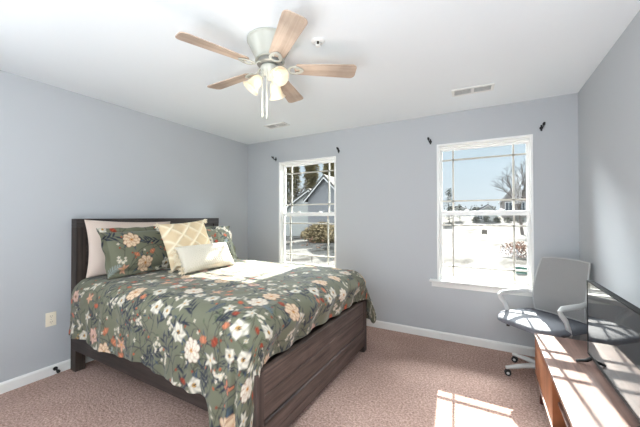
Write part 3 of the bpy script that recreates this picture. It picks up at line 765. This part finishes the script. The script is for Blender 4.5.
lb = pillow('lumbar_pillow', 'small off white woven lumbar pillow lying at the front of the pillows', .60, .265, .17, (-2.375, 2.00, .938), 30, 0, M_knit, plain(srgb(216, 209, 194), .08), pinch=.04, seed=29, n=(120, 70), disp=lambda x, y: .003 * np.sin(x * 260) * np.sin(y * 170), expo=.42)
for i, yy in enumerate(np.linspace(-.115, .10, 6)): tassel(lb, (-.292, yy, 0), 50 + i)

# ---------------------------------------------------------------- media console
con = thing('media_console', 'low brown wood media console in the sun under the television', 'console', (.49, 1.85, 0))
CL = Matrix.Translation((-.49, -1.85, 0))
def cpart(mb, n, m, parent=con, bev=.002):
    bmesh.ops.transform(mb.bm, matrix=CL, verts=mb.bm.verts); return mb.build(n, m, parent, bevel=bev)
CX0, CX1, CY0, CY1, CT, CB = .308, .690, 1.00, 2.700, .465, .150
cpart(MB().box((CX0, CY0, CT - .022), (CX1, CY1, CT)), 'top', M_console)
cpart(MB().box((CX0, CY0, CB), (CX1, CY1, CB + .022)), 'bottom_panel', M_console)
for y in (CY0, CY1 - .02): cpart(MB().box((CX0 + .004, y, CB + .022), (CX1, y + .02, CT - .022)), 'end_panel', M_consoledr)
for y in (2.06, 1.64): cpart(MB().box((CX0 + .006, y, CB + .022), (CX1 - .012, y + .02, CT - .022)), 'divider', M_consoledr)
cpart(MB().box((CX1 - .012, CY0 + .02, CB + .022), (CX1 - .004, CY1 - .02, CT - .022)), 'back_panel', M_console)
cpart(MB().box((CX0 + .03, 1.66, .300), (CX1 - .012, 2.06, .316)), 'shelf', M_console)
for (ya, yb_) in ((2.083, 2.677), (1.023, 1.637)):
    d_ = cpart(MB().box((CX0 + .006, ya, CB + .025), (CX0 + .024, yb_, CT - .026)), 'door', M_consoledr)
for (x, y, sx, sy) in ((.35, 2.60, -.3, .6), (.35, 1.10, -.3, -.6), (.65, 2.60, .3, .6), (.65, 1.10, .3, -.6)):
    cpart(MB().tube([(x, y, CB), (x + sx * .03, y + sy * .03, 0)], [.022, .014], 12), 'leg', M_leg)

# ---------------------------------------------------------------- television
tv = thing('television', 'black flat screen television standing on the media console', 'television', (.55, 1.965, .465))
TL = Matrix.Translation((-.55, -1.965, -.465))
def tpart(mb, n, m, parent=tv, bev=.002):
    bmesh.ops.transform(mb.bm, matrix=TL, verts=mb.bm.verts); return mb.build(n, m, parent, bevel=bev)
TX = .530
tpart(MB().box((TX + .002, 1.585, .507), (TX + .030, 2.345, .945)).box((TX + .030, 1.70, .53), (TX + .055, 2.23, .80)), 'housing', M_bezel, bev=.004)
tpart(MB().box((TX - .001, 1.594, .526), (TX + .0015, 2.336, .937)), 'screen', M_screen, bev=0)
bz = MB(); bz.box((TX - .003, 1.585, .507), (TX + .002, 2.345, .525)); bz.box((TX - .003, 1.585, .938), (TX + .002, 2.345, .945)); bz.box((TX - .003, 1.585, .525), (TX + .002, 1.593, .938)); bz.box((TX - .003, 2.337, .525), (TX + .002, 2.345, .938))
tpart(bz, 'bezel', M_bezel, bev=.001)
for y in (1.62, 2.27):
    f_ = MB(); f_.tube([(TX + .014, y, .52), (TX - .02, y + .008, .489), (TX - .066, y + .02, .472)], [.011, .010, .007], 8); f_.tube([(TX + .014, y, .52), (TX + .045, y + .008, .489), (TX + .10, y + .02, .472)], [.011, .010, .007], 8)
    tpart(f_, 'foot', M_bezel, bev=0)

# ---------------------------------------------------------------- office chair
ch = thing('office_chair', 'grey mesh back office chair with white arms by the right window', 'chair', (.395, 3.05, 0), R(137))
M_backframe = mat('mid_grey_plastic', srgb(176, 176, 176), .45)
def rounded(w2, yb_, yf, rb, rf, n=7):
    P = []
    for (cx, cy, r, a0) in ((w2 - rf, yf - rf, rf, 0), (-w2 + rf, yf - rf, rf, 90), (-w2 + rb, yb_ + rb, rb, 180), (w2 - rb, yb_ + rb, rb, 270)):
        P += [(cx + r * cos(R(a0 + 90 * k / n)), cy + r * sin(R(a0 + 90 * k / n))) for k in range(n + 1)]
    return P
def seat_mesh():
    b = MB(); lay = []
    for (sc, z) in ((.86, .428), (.97, .436), (1.0, .452), (.995, .470), (.965, .484), (.90, .491), (.6, .490), (.2, .487)):
        ring = [Vector((x * sc, (y - .02) * sc + .02, z - .016 * smooth(.10, .26, y * sc) * (z > .44))) for x, y in rounded(.262, -.215, .268, .07, .15)]
        lay.append([b.bm.verts.new(v) for v in ring])
    n = len(lay[0])
    for i in range(len(lay) - 1):
        for k in range(n): b.bm.faces.new((lay[i][k], lay[i][(k + 1) % n], lay[i + 1][(k + 1) % n], lay[i + 1][k]))
    b.bm.faces.new(lay[0][::-1]); b.bm.faces.new(lay[-1]); return b
seat_mesh().build('seat', M_seat, ch, smooth=True)
MB().prism(rounded(.20, -.18, .19, .06, .10), .408, .429).build('seat_shell', M_frame, ch, bevel=.006)
zk = [.505, .56, .62, .70, .78, .86, .93, .958]; yk = [-.180, -.166, -.160, -.172, -.192, -.216, -.242, -.252]
def back_pt(s, t):
    z = .505 + t * .453; yy = float(np.interp(z, zk, yk)); wd = .196 + .012 * sin(pi * t) - .012 * t
    c = abs(s) ** 2
    return Vector((s * wd - .036, yy + .030 * c, z + (.010 * (1 - c) if t > .99 else 0)))
nu, nv = 20, 26
for side in (0,):
    V = []; F = []
    for off in (0, -.008):
        for i in range(nu + 1):
            for j in range(nv + 1):
                p = back_pt(-1 + 2 * i / nu, j / nv); p.y += off; V.append(p)
    N = (nu + 1) * (nv + 1); q = lambda i, j, o: o * N + i * (nv + 1) + j
    for i in range(nu):
        for j in range(nv):
            F.append((q(i, j, 0), q(i, j + 1, 0), q(i + 1, j + 1, 0), q(i + 1, j, 0))); F.append((q(i, j, 1), q(i + 1, j, 1), q(i + 1, j + 1, 1), q(i, j + 1, 1)))
    gridmesh('backrest', V, F, M_mesh, ch)
per = [back_pt(-1, t) for t in np.linspace(0, 1, 16)] + [back_pt(s, 1) for s in np.linspace(-.9, .9, 12)] + [back_pt(1, t) for t in np.linspace(1, 0, 16)] + [back_pt(s, 0) for s in np.linspace(.9, -.9, 12)]
per.append(per[0])
MB().tube([p + Vector((0, -.004, 0)) for p in per], (.0062), 8, cap=False).build('back_frame', M_backframe, ch, smooth=True)
MB().tube([(0, -.05, .405), (0, -.20, .405), (0, -.245, .45), (0, -.225, .60), (0, -.222, .72)], [.022, .022, .020, .017, .012], 10, flat=(1, 1.6)).tube([(-.17, -.20, .64), (0, -.228, .62), (.17, -.20, .64)], .012, 8).build('back_support', M_frame, ch, smooth=True)
for sx in (-1, 1):
    MB().tube([(sx * .15, .02, .418), (sx * .235, .03, .420), (sx * .250, .05, .445), (sx * .250, .095, .55), (sx * .250, .150, .608), (sx * .250, .160, .632), (sx * .250, .140, .646), (sx * .250, .06, .648), (sx * .247, -.06, .646), (sx * .232 - .012, -.14, .655), (sx * .190 - .036, -.172, .642)], [.016, .016, .016, .016, .016, .016, .016, .016, .016, .015, .012], 10, flat=(.75, 1.3), up=(sx * 1.0, 0.01, 0.02)).build('armrest', M_frame, ch, smooth=True)
MB().lathe([(0, .10), (.034, .10), (.034, .22), (.026, .225), (.020, .30), (.020, .405), (0, .405)], 20).build('gas_column', M_caster, ch, smooth=True)
MB().tube([(.05, .04, .395), (.17, .06, .375), (.235, .065, .360)], .006, 8).lathe([(0, -.012), (.014, -.012), (.014, .012), (0, .012)], 12, c=(.245, .067, .357)).build('height_lever', M_caster, ch, smooth=True)
MB().lathe([(0, .062), (.048, .062), (.052, .075), (.046, .108), (.036, .112), (0, .112)], 24).build('base_hub', M_frame, ch, smooth=True)
for k in range(5):
    a = R(-6 + 72 * k); c, s_ = cos(a), sin(a)
    lg = MB().tube([(c * .03, s_ * .03, .092), (c * .14, s_ * .14, .086), (c * .275, s_ * .275, .066)], [.024, .021, .015], 10, flat=(.8, 1.15), up=(0, 0, 1)).build('base_leg', M_frame, ch, smooth=True)
    ca = MB(); q = R(223 + (k * 17) % 30 - 15)
    MT = Matrix.Translation((c * .262, s_ * .262, .026)) @ Matrix.Rotation(q, 4, 'Z')
    for yy in (-.017, .006): ca.lathe([(0, 0), (.020, 0), (.0245, .002), (.0245, .009), (.020, .011), (0, .011)], 20, M=MT @ Matrix.Translation((0, yy + .011, 0)) @ Matrix.Rotation(R(90), 4, 'X'))
    ca.tube([MT @ Vector((0, 0, 0)), MT @ Vector((.0, 0, .032))], .006, 8)
    co_ = ca.build('caster', M_caster, lg, smooth=True)
    hub = MB()
    for yy in (-.0178,): hub.lathe([(0, -.0008), (.011, -.0008), (.011, .0008), (0, .0008)], 14, M=MT @ Matrix.Translation((0, yy, 0)) @ Matrix.Rotation(R(90), 4, 'X'))
    hub.build('wheel_cap', M_frame, lg, smooth=True)
# ------------------------------------------------------------------ outside: snow, houses, trees
def gz(x, y):
    t = min(max((y - 42) / 34, 0), 1); t = t * t * (3 - 2 * t)
    u = min(max((y - 20) / 40, 0), 1)
    return -.78 - .12 * u * (1 - t) - .25 * min(max((-x - 9) / 8, 0), 1) * (1 - t) + t * 2.0
def snow_mat():
    m, t, b = newmat('snow')
    co = t.nodes.new('ShaderNodeTexCoord'); n = t.nodes.new('ShaderNodeTexNoise'); n.inputs['Scale'].default_value = .55; n.inputs['Detail'].default_value = 9; n.inputs['Roughness'].default_value = .68
    mp = t.nodes.new('ShaderNodeMapping'); mp.inputs['Scale'].default_value = (1.0, .45, 1); mp.inputs['Rotation'].default_value = (0, 0, R(-25))
    t.links.new(co.outputs['Object'], mp.inputs[0]); t.links.new(mp.outputs[0], n.inputs['Vector'])
    r = t.nodes.new('ShaderNodeValToRGB'); r.color_ramp.elements[0].position = .40; r.color_ramp.elements[0].color = (.010, .009, .007, 1)
    r.color_ramp.elements[1].position = .475; r.color_ramp.elements[1].color = (*SNOW, 1)
    t.links.new(n.outputs['Fac'], r.inputs[0]); t.links.new(r.outputs[0], b.inputs['Base Color']); b.inputs['Roughness'].default_value = .9; b.inputs['Specular IOR Level'].default_value = .1
    bp = t.nodes.new('ShaderNodeBump'); bp.inputs['Strength'].default_value = .4; bp.inputs['Distance'].default_value = .1
    t.links.new(n.outputs['Fac'], bp.inputs['Height']); t.links.new(bp.outputs[0], b.inputs['Normal'])
    return m
SNOW = (.076, .0745, .070)
M_snow = snow_mat()
M_snowcap = mat('roof_snow', SNOW, .9, spec=.1)
gx = np.concatenate([np.linspace(-160, -40, 13), np.linspace(-36, 20, 57), np.linspace(25, 130, 12)]); gy = np.concatenate([np.linspace(3.9, 40, 60), np.linspace(42, 90, 33), np.linspace(100, 220, 7)])
V = [(x, y, gz(x, y) + .03 * sin(x * .9 + y * .4) + .02 * sin(x * 1.7 - y * 1.1)) for x in gx for y in gy]
ng = len(gy); F = [(i * ng + j, (i + 1) * ng + j, (i + 1) * ng + j + 1, i * ng + j + 1) for i in range(len(gx) - 1) for j in range(ng - 1)]
o = gridmesh('snow_ground', V, F, M_snow); struct(o)

M_sidegrey = mat('blue_grey_siding', (0.1634, 0.1683, 0.1782), .7, bump=.3, bscale=6, stretch=(.05, .05, 1))
M_sidelight = mat('pale_siding', (0.2970, 0.3069, 0.2970), .7)
M_brown = mat('taupe_siding', (0.1683, 0.1485, 0.1386), .7)
M_shingle = mat('dark_shingles', (0.0347, 0.0376, 0.0446), .8, noise=.3, nscale=3)
M_wintrim = mat('house_white_trim', (0.4950, 0.4950, 0.4950), .6)
M_winglass = mat('house_window_glass', (0.0495, 0.0594, 0.0693), .15)
M_bark = mat('grey_bark', (0.0990, 0.0842, 0.0743), .9, noise=.3, nscale=8)
M_pine = mat('pine_needles', (.27, .245, .15), .9, noise=.4, nscale=2)
M_ever = mat('evergreen_needles', (0.0594, 0.0743, 0.0495), .9, noise=.4, nscale=3)
M_tan = mat('dry_tan_leaves', (0.1980, 0.1535, 0.0842), .9, noise=.35, nscale=5)
M_rust = mat('dead_brown_leaves', (0.1584, 0.0792, 0.0495), .9, noise=.35, nscale=9)
M_hedge = mat('dark_hedge_leaves', (0.0594, 0.0594, 0.0446), .9, noise=.4, nscale=5)
M_utility = mat('green_utility_paint', (0.0396, 0.0990, 0.0792), .5)
M_boxbrown = mat('dark_brown_board', (0.0891, 0.0743, 0.0594), .7)

def house(name, label, x0, x1, y0, y1, zb, ze, zr, xr, wall, roof, wins=(), trim=True):
    """gable end faces the bedroom; ridge runs away along y"""
    t = thing(name, label, 'house', ((x0 + x1) / 2, y0, zb), 0)
    M = Matrix.Translation(-t.location)
    MB().prism([(x0, zb), (x1, zb), (x1, ze), (xr, zr), (x0, ze)], y0, y1, axis=1, M=M).build('wall', wall, t)
    for sx, xe in ((-1, x0), (1, x1)):
        ov = .35; sl = (zr - ze) / (xr - xe)
        xo = xe + sx * ov; zo = ze + sl * (xo - xe)
        MB().prism([(xr, zr + .02), (xo, zo + .02), (xo, zo + .24), (xr, zr + .26)], y0 - .3, y1 + .3, axis=1, M=M).build('roof', roof[0 if sx < 0 else 1], t)
        if trim: MB().prism([(xr, zr - .12), (xo, zo - .12), (xo, zo + .02), (xr, zr + .02)], y0 - .32, y0 - .26, axis=1, M=M).build('rake_board', M_wintrim, t)
    for (wx, wz, ww, wh) in wins:
        f = MB().box((wx - ww / 2 - .12, y0 - .06, wz - wh / 2 - .12), (wx + ww / 2 + .12, y0 + .02, wz + wh / 2 + .12), M=M).build('window', M_wintrim, t)
        MB().box((wx - ww / 2, y0 - .08, wz - wh / 2), (wx - .04, y0 - .05, wz + wh / 2), M=M).box((wx + .04, y0 - .08, wz - wh / 2), (wx + ww / 2, y0 - .05, wz + wh / 2), M=M).build('pane', M_winglass, f)
    return t
house('garage', 'blue grey gabled building with snowy roof outside the left window', -14.63, -10.95, 24, 31, -1.2, 3.05, 4.9, -12.80, M_sidegrey, (M_snowcap, M_snowcap))
# taller wing of the same building, to its right behind the wall between the windows
M_ = Matrix.Translation(-Vector((-12.79, 24, -1.2)))
_g = [q for q in S.objects if q.name == 'garage'][0]
MB().prism([(-10.9, -1.2), (-4.6, -1.2), (-4.6, 4.8), (-7.75, 7.6), (-10.9, 4.8)], 25, 33, axis=1, M=M_).build('wing', M_sidegrey, _g)
house('house', 'pale grey gabled house further back outside the left window', -22.6, -15.6, 31, 40, -1.2, 2.1, 4.5, -18.7, M_sidelight, (M_snowcap, M_snowcap))
house('house', 'taupe house with dark gable and white windows seen in the right window', 2.9, 11.0, 71, 80, .7, 4.5, 6.9, 4.7, M_brown, (M_shingle, M_snowcap), ((4.1, 3.3, 1.1, 1.6), (6.3, 3.3, .9, 1.6), (8.3, 3.4, 1.2, 1.7)))
house('house', 'small low house with snowy roof left of the bare tree', -1.9, 1.8, 62, 70, .4, 1.9, 3.3, 0.4, M_sidelight, (M_shingle, M_snowcap), ((-.9, 1.2, .7, .9),))
house('house', 'distant pale house on the rise at the left of the right window', -9.2, -3.4, 88, 96, 1.0, 2.6, 4.0, -6.3, M_sidelight, (M_snowcap, M_snowcap))

def tree(name, label, cat, x, y, h, spread, seed, depth=5, r0=.16, bark=M_bark, leafm=None, leaf=.0, nleaf=0, group=None, lean=.0, upb=.35, first=.28):
    rg = random.Random(seed); zb = gz(x, y) - .1
    t = thing(name, label, cat, (x, y, zb), 0, group)
    b = MB(); tips = []
    def grow(p, d, L, r, k):
        q = p + d * L * .5 + Vector((rg.uniform(-1, 1), rg.uniform(-1, 1), 0)) * L * .05; e_ = p + d * L
        b.tube([p, q, e_], [r, r * .85, r * .68], 5 if k > 2 else 4)
        if k <= 2: tips.append(e_)
        if k == 0: return
        n = 3 if k > 1 else 2
        for _ in range(n):
            nd = (d + Vector((rg.uniform(-1, 1), rg.uniform(-1, 1), rg.uniform(-.35, .7) * upb)) * spread).normalized()
            grow(e_ if rg.random() < .6 else q, nd, L * rg.uniform(.62, .82), r * .60, k - 1)
    grow(Vector((0, 0, 0)), Vector((lean, 0, 1)).normalized(), h * first, r0, depth)
    b.build('trunk', bark, t)
    if leafm is not None:
        V = []; F = []
        for _ in range(nleaf):
            c = rg.choice(tips) + Vector((rg.gauss(0, 1), rg.gauss(0, 1), rg.gauss(0, .7))) * leaf * 3
            a = Vector((rg.gauss(0, 1), rg.gauss(0, 1), rg.gauss(0, 1))).normalized(); bb = a.orthogonal().normalized() * leaf; a = a * leaf * 1.4
            i = len(V); V += [c - a, c + bb, c + a, c - bb]; F.append((i, i + 1, i + 2, i + 3))
        lo = gridmesh('foliage', V, F, leafm, t)
    return t
def conifer(name, label, x, y, h, r, seed, leafm, clear=.3, n=900, group=None, s=.35):
    rg = random.Random(seed); zb = gz(x, y) - .1
    t = thing(name, label, 'tree', (x, y, zb), 0, group)
    MB().tube([(0, 0, 0), (rg.uniform(-.2, .2), 0, h * .5), (0, 0, h * .96)], [.013 * h, .009 * h, .003 * h], 7).build('trunk', M_bark, t)
    V = []; F = []
    for _ in range(n):
        f = rg.random() ** .8; z = h * (clear + (1 - clear) * f); rad = r * (1 - f) ** .45 * (.75 + .25 * sin(z * 3 + seed)) + .15
        a = rg.uniform(0, 6.28); q = rad * rg.uniform(.25, 1.0)
        c = Vector((cos(a) * q, sin(a) * q, z + rg.uniform(-.3, .3))); d = Vector((cos(a), sin(a), rg.uniform(-.3, .35))).normalized() * s * rg.uniform(.8, 1.7)
        w_ = d.cross(Vector((0, 0, 1))).normalized() * s * .45; i = len(V)
        V += [c - d * .5, c + w_ + d * .1, c + d * .6, c - w_ + d * .1]; F.append((i, i + 1, i + 2, i + 3))
    gridmesh('foliage', V, F, leafm, t); return t
pines = [(-46.5, 58, 14.0), (-43.8, 66, 15.2), (-41.0, 58, 14.6), (-40.4, 70, 17.2), (-37.6, 62, 15.0), (-34.4, 58, 13.8), (-34.0, 68, 16.8), (-31.2, 61, 15.4), (-28.6, 66, 16.0), (-26.2, 59, 13.8), (-52.0, 76, 15.0), (-48.6, 80, 16.0), (-45.2, 76, 15.4), (-44.6, 84, 18.0), (-41.6, 79, 16.2), (-37.6, 76, 15.4), (-38.0, 83, 17.4), (-33.6, 78, 16.4), (-30.4, 74, 15.2)]
for i, (x, y, h) in enumerate(pines):
    conifer('pine_tree', 'tall pine in the stand behind the buildings outside the left window', x, y, h, 1.9, 40 + i, M_pine, .15, 1000, 'pines behind the houses', .75)
for i in range(5):
    tree('bare_tree', 'thin bare tree among the pines outside the left window', 'tree', -39 + i * 3.4, 48 + (i % 2) * 3, 12, .42, 70 + i, 4, .13, group='bare trees among the pines')
tree('bare_tree', 'large leafless spreading tree in front of the taupe house', 'tree', 3.75, 42, 10.5, .72, 12, 6, .20, lean=-.10, first=.30)
tree('bare_tree', 'thin leafless tree at the right edge of the right window', 'tree', 4.9, 45, 11, .45, 19, 5, .14)
conifer('evergreen_tree', 'dark evergreen at the left edge of the right window', -5.9, 60, 6.2, 1.7, 3, M_ever, .05, 900, None, .3)
conifer('evergreen_tree', 'small dark evergreen just right of the larger one', -4.3, 62, 3.2, 1.1, 5, M_ever, .05, 500, None, .26)
def bush(name, label, x, y, lx, ly, h, n, s, m, seed, cat='shrub', group=None, stems=8):
    rg = random.Random(seed); zb = gz(x, y) - .05; t = thing(name, label, cat, (x, y, zb), 0, group)
    b = MB()
    for _ in range(stems):
        a = rg.uniform(0, 6.28); b.tube([(0, 0, 0), (cos(a) * lx * .25, sin(a) * ly * .25, h * .5), (cos(a) * lx * .4, sin(a) * ly * .4, h * rg.uniform(.6, .9))], [.03, .02, .008], 5)
    b.build('stem', M_bark, t); V = []; F = []
    for _ in range(n):
        a = rg.uniform(0, 6.28); q = rg.random() ** .5; z = rg.random() ** .8
        k = (1 - abs(2 * z - .9) ** 2.2 * .7)
        c = Vector((cos(a) * q * lx / 2 * k, sin(a) * q * ly / 2 * k, .05 + z * h * (.85 + .15 * sin(a * 3))))
        d = Vector((rg.gauss(0, 1), rg.gauss(0, 1), rg.gauss(0, 1))).normalized() * s; w_ = d.orthogonal().normalized() * s * .55; i = len(V)
        V += [c - d, c + w_, c + d, c - w_]; F.append((i, i + 1, i + 2, i + 3))
    gridmesh('foliage', V, F, m, t); return t
bush('tan_shrub', 'wide dry tan shrub in front of the blue grey building', -12.3, 22.4, 4.2, 1.6, 1.75, 3200, .10, M_tan, 8)
bush('brown_shrub', 'low shrub with dead brown leaves in the snow outside the right window', 1.45, 18.2, 1.9, 1.2, .85, 420, .07, M_rust, 6)
tree('sapling', 'thin young tree with a few reddish leaves outside the left window', 'tree', -7.2, 12.2, 1.7, .55, 31, 4, .016, leafm=M_rust, leaf=.03, nleaf=40)
for i in range(6):
    bush('hedge_shrub', 'dark low hedge shrub in the row below the distant houses', -1.5 + i * 1.62, 60 + .3 * sin(i * 2.1), 1.5, .9, 1.15 + .25 * sin(i * 1.7), 260, .12, M_hedge, 80 + i, 'shrub', 'hedge row beyond the snow field', 3)
for i, (x, y, h) in enumerate(((-14, 105, 5), (-9.5, 108, 4.2), (-6, 104, 3.6), (-2.6, 108, 3.4), (.6, 103, 4.4), (13, 110, 6), (-18, 106, 6), (-60, 110, 10), (-52, 112, 9))):
    tree('distant_tree', 'hazy grey tree on the far horizon', 'tree', x, y, h, .6, 110 + i, 4, .12, leafm=M_hedge, leaf=.22, nleaf=160, group='trees on the horizon')
t = thing('utility_box', 'green utility box standing in the snow at the right of the right window', 'utility box', (1.22, 13.3, gz(1.22, 13.3) - .03))
MB().prism([(-.26, 0), (.26, 0), (.26, .24), (.18, .29), (-.26, .29)], -.2, .2, axis=1).build('cabinet', M_utility, t, bevel=.01)
MB().box((-.29, -.23, 0), (.29, .23, .04)).build('base_pad', M_sidelight, t)
MB().box((.02, -.207, .12), (.16, -.20, .19)).build('latch', M_wintrim, t)
t = thing('marker_board', 'small square dark board standing on the snow field', 'sign', (-.14, 40, gz(-.14, 40) - .02))
MB().box((-.28, -.03, .12), (.28, .03, .62)).build('board', M_boxbrown, t, bevel=.01)
for s in (-1, 1): MB().box((s * .2 - .03, -.03, 0), (s * .2 + .03, .03, .12)).build('post', M_boxbrown, t)
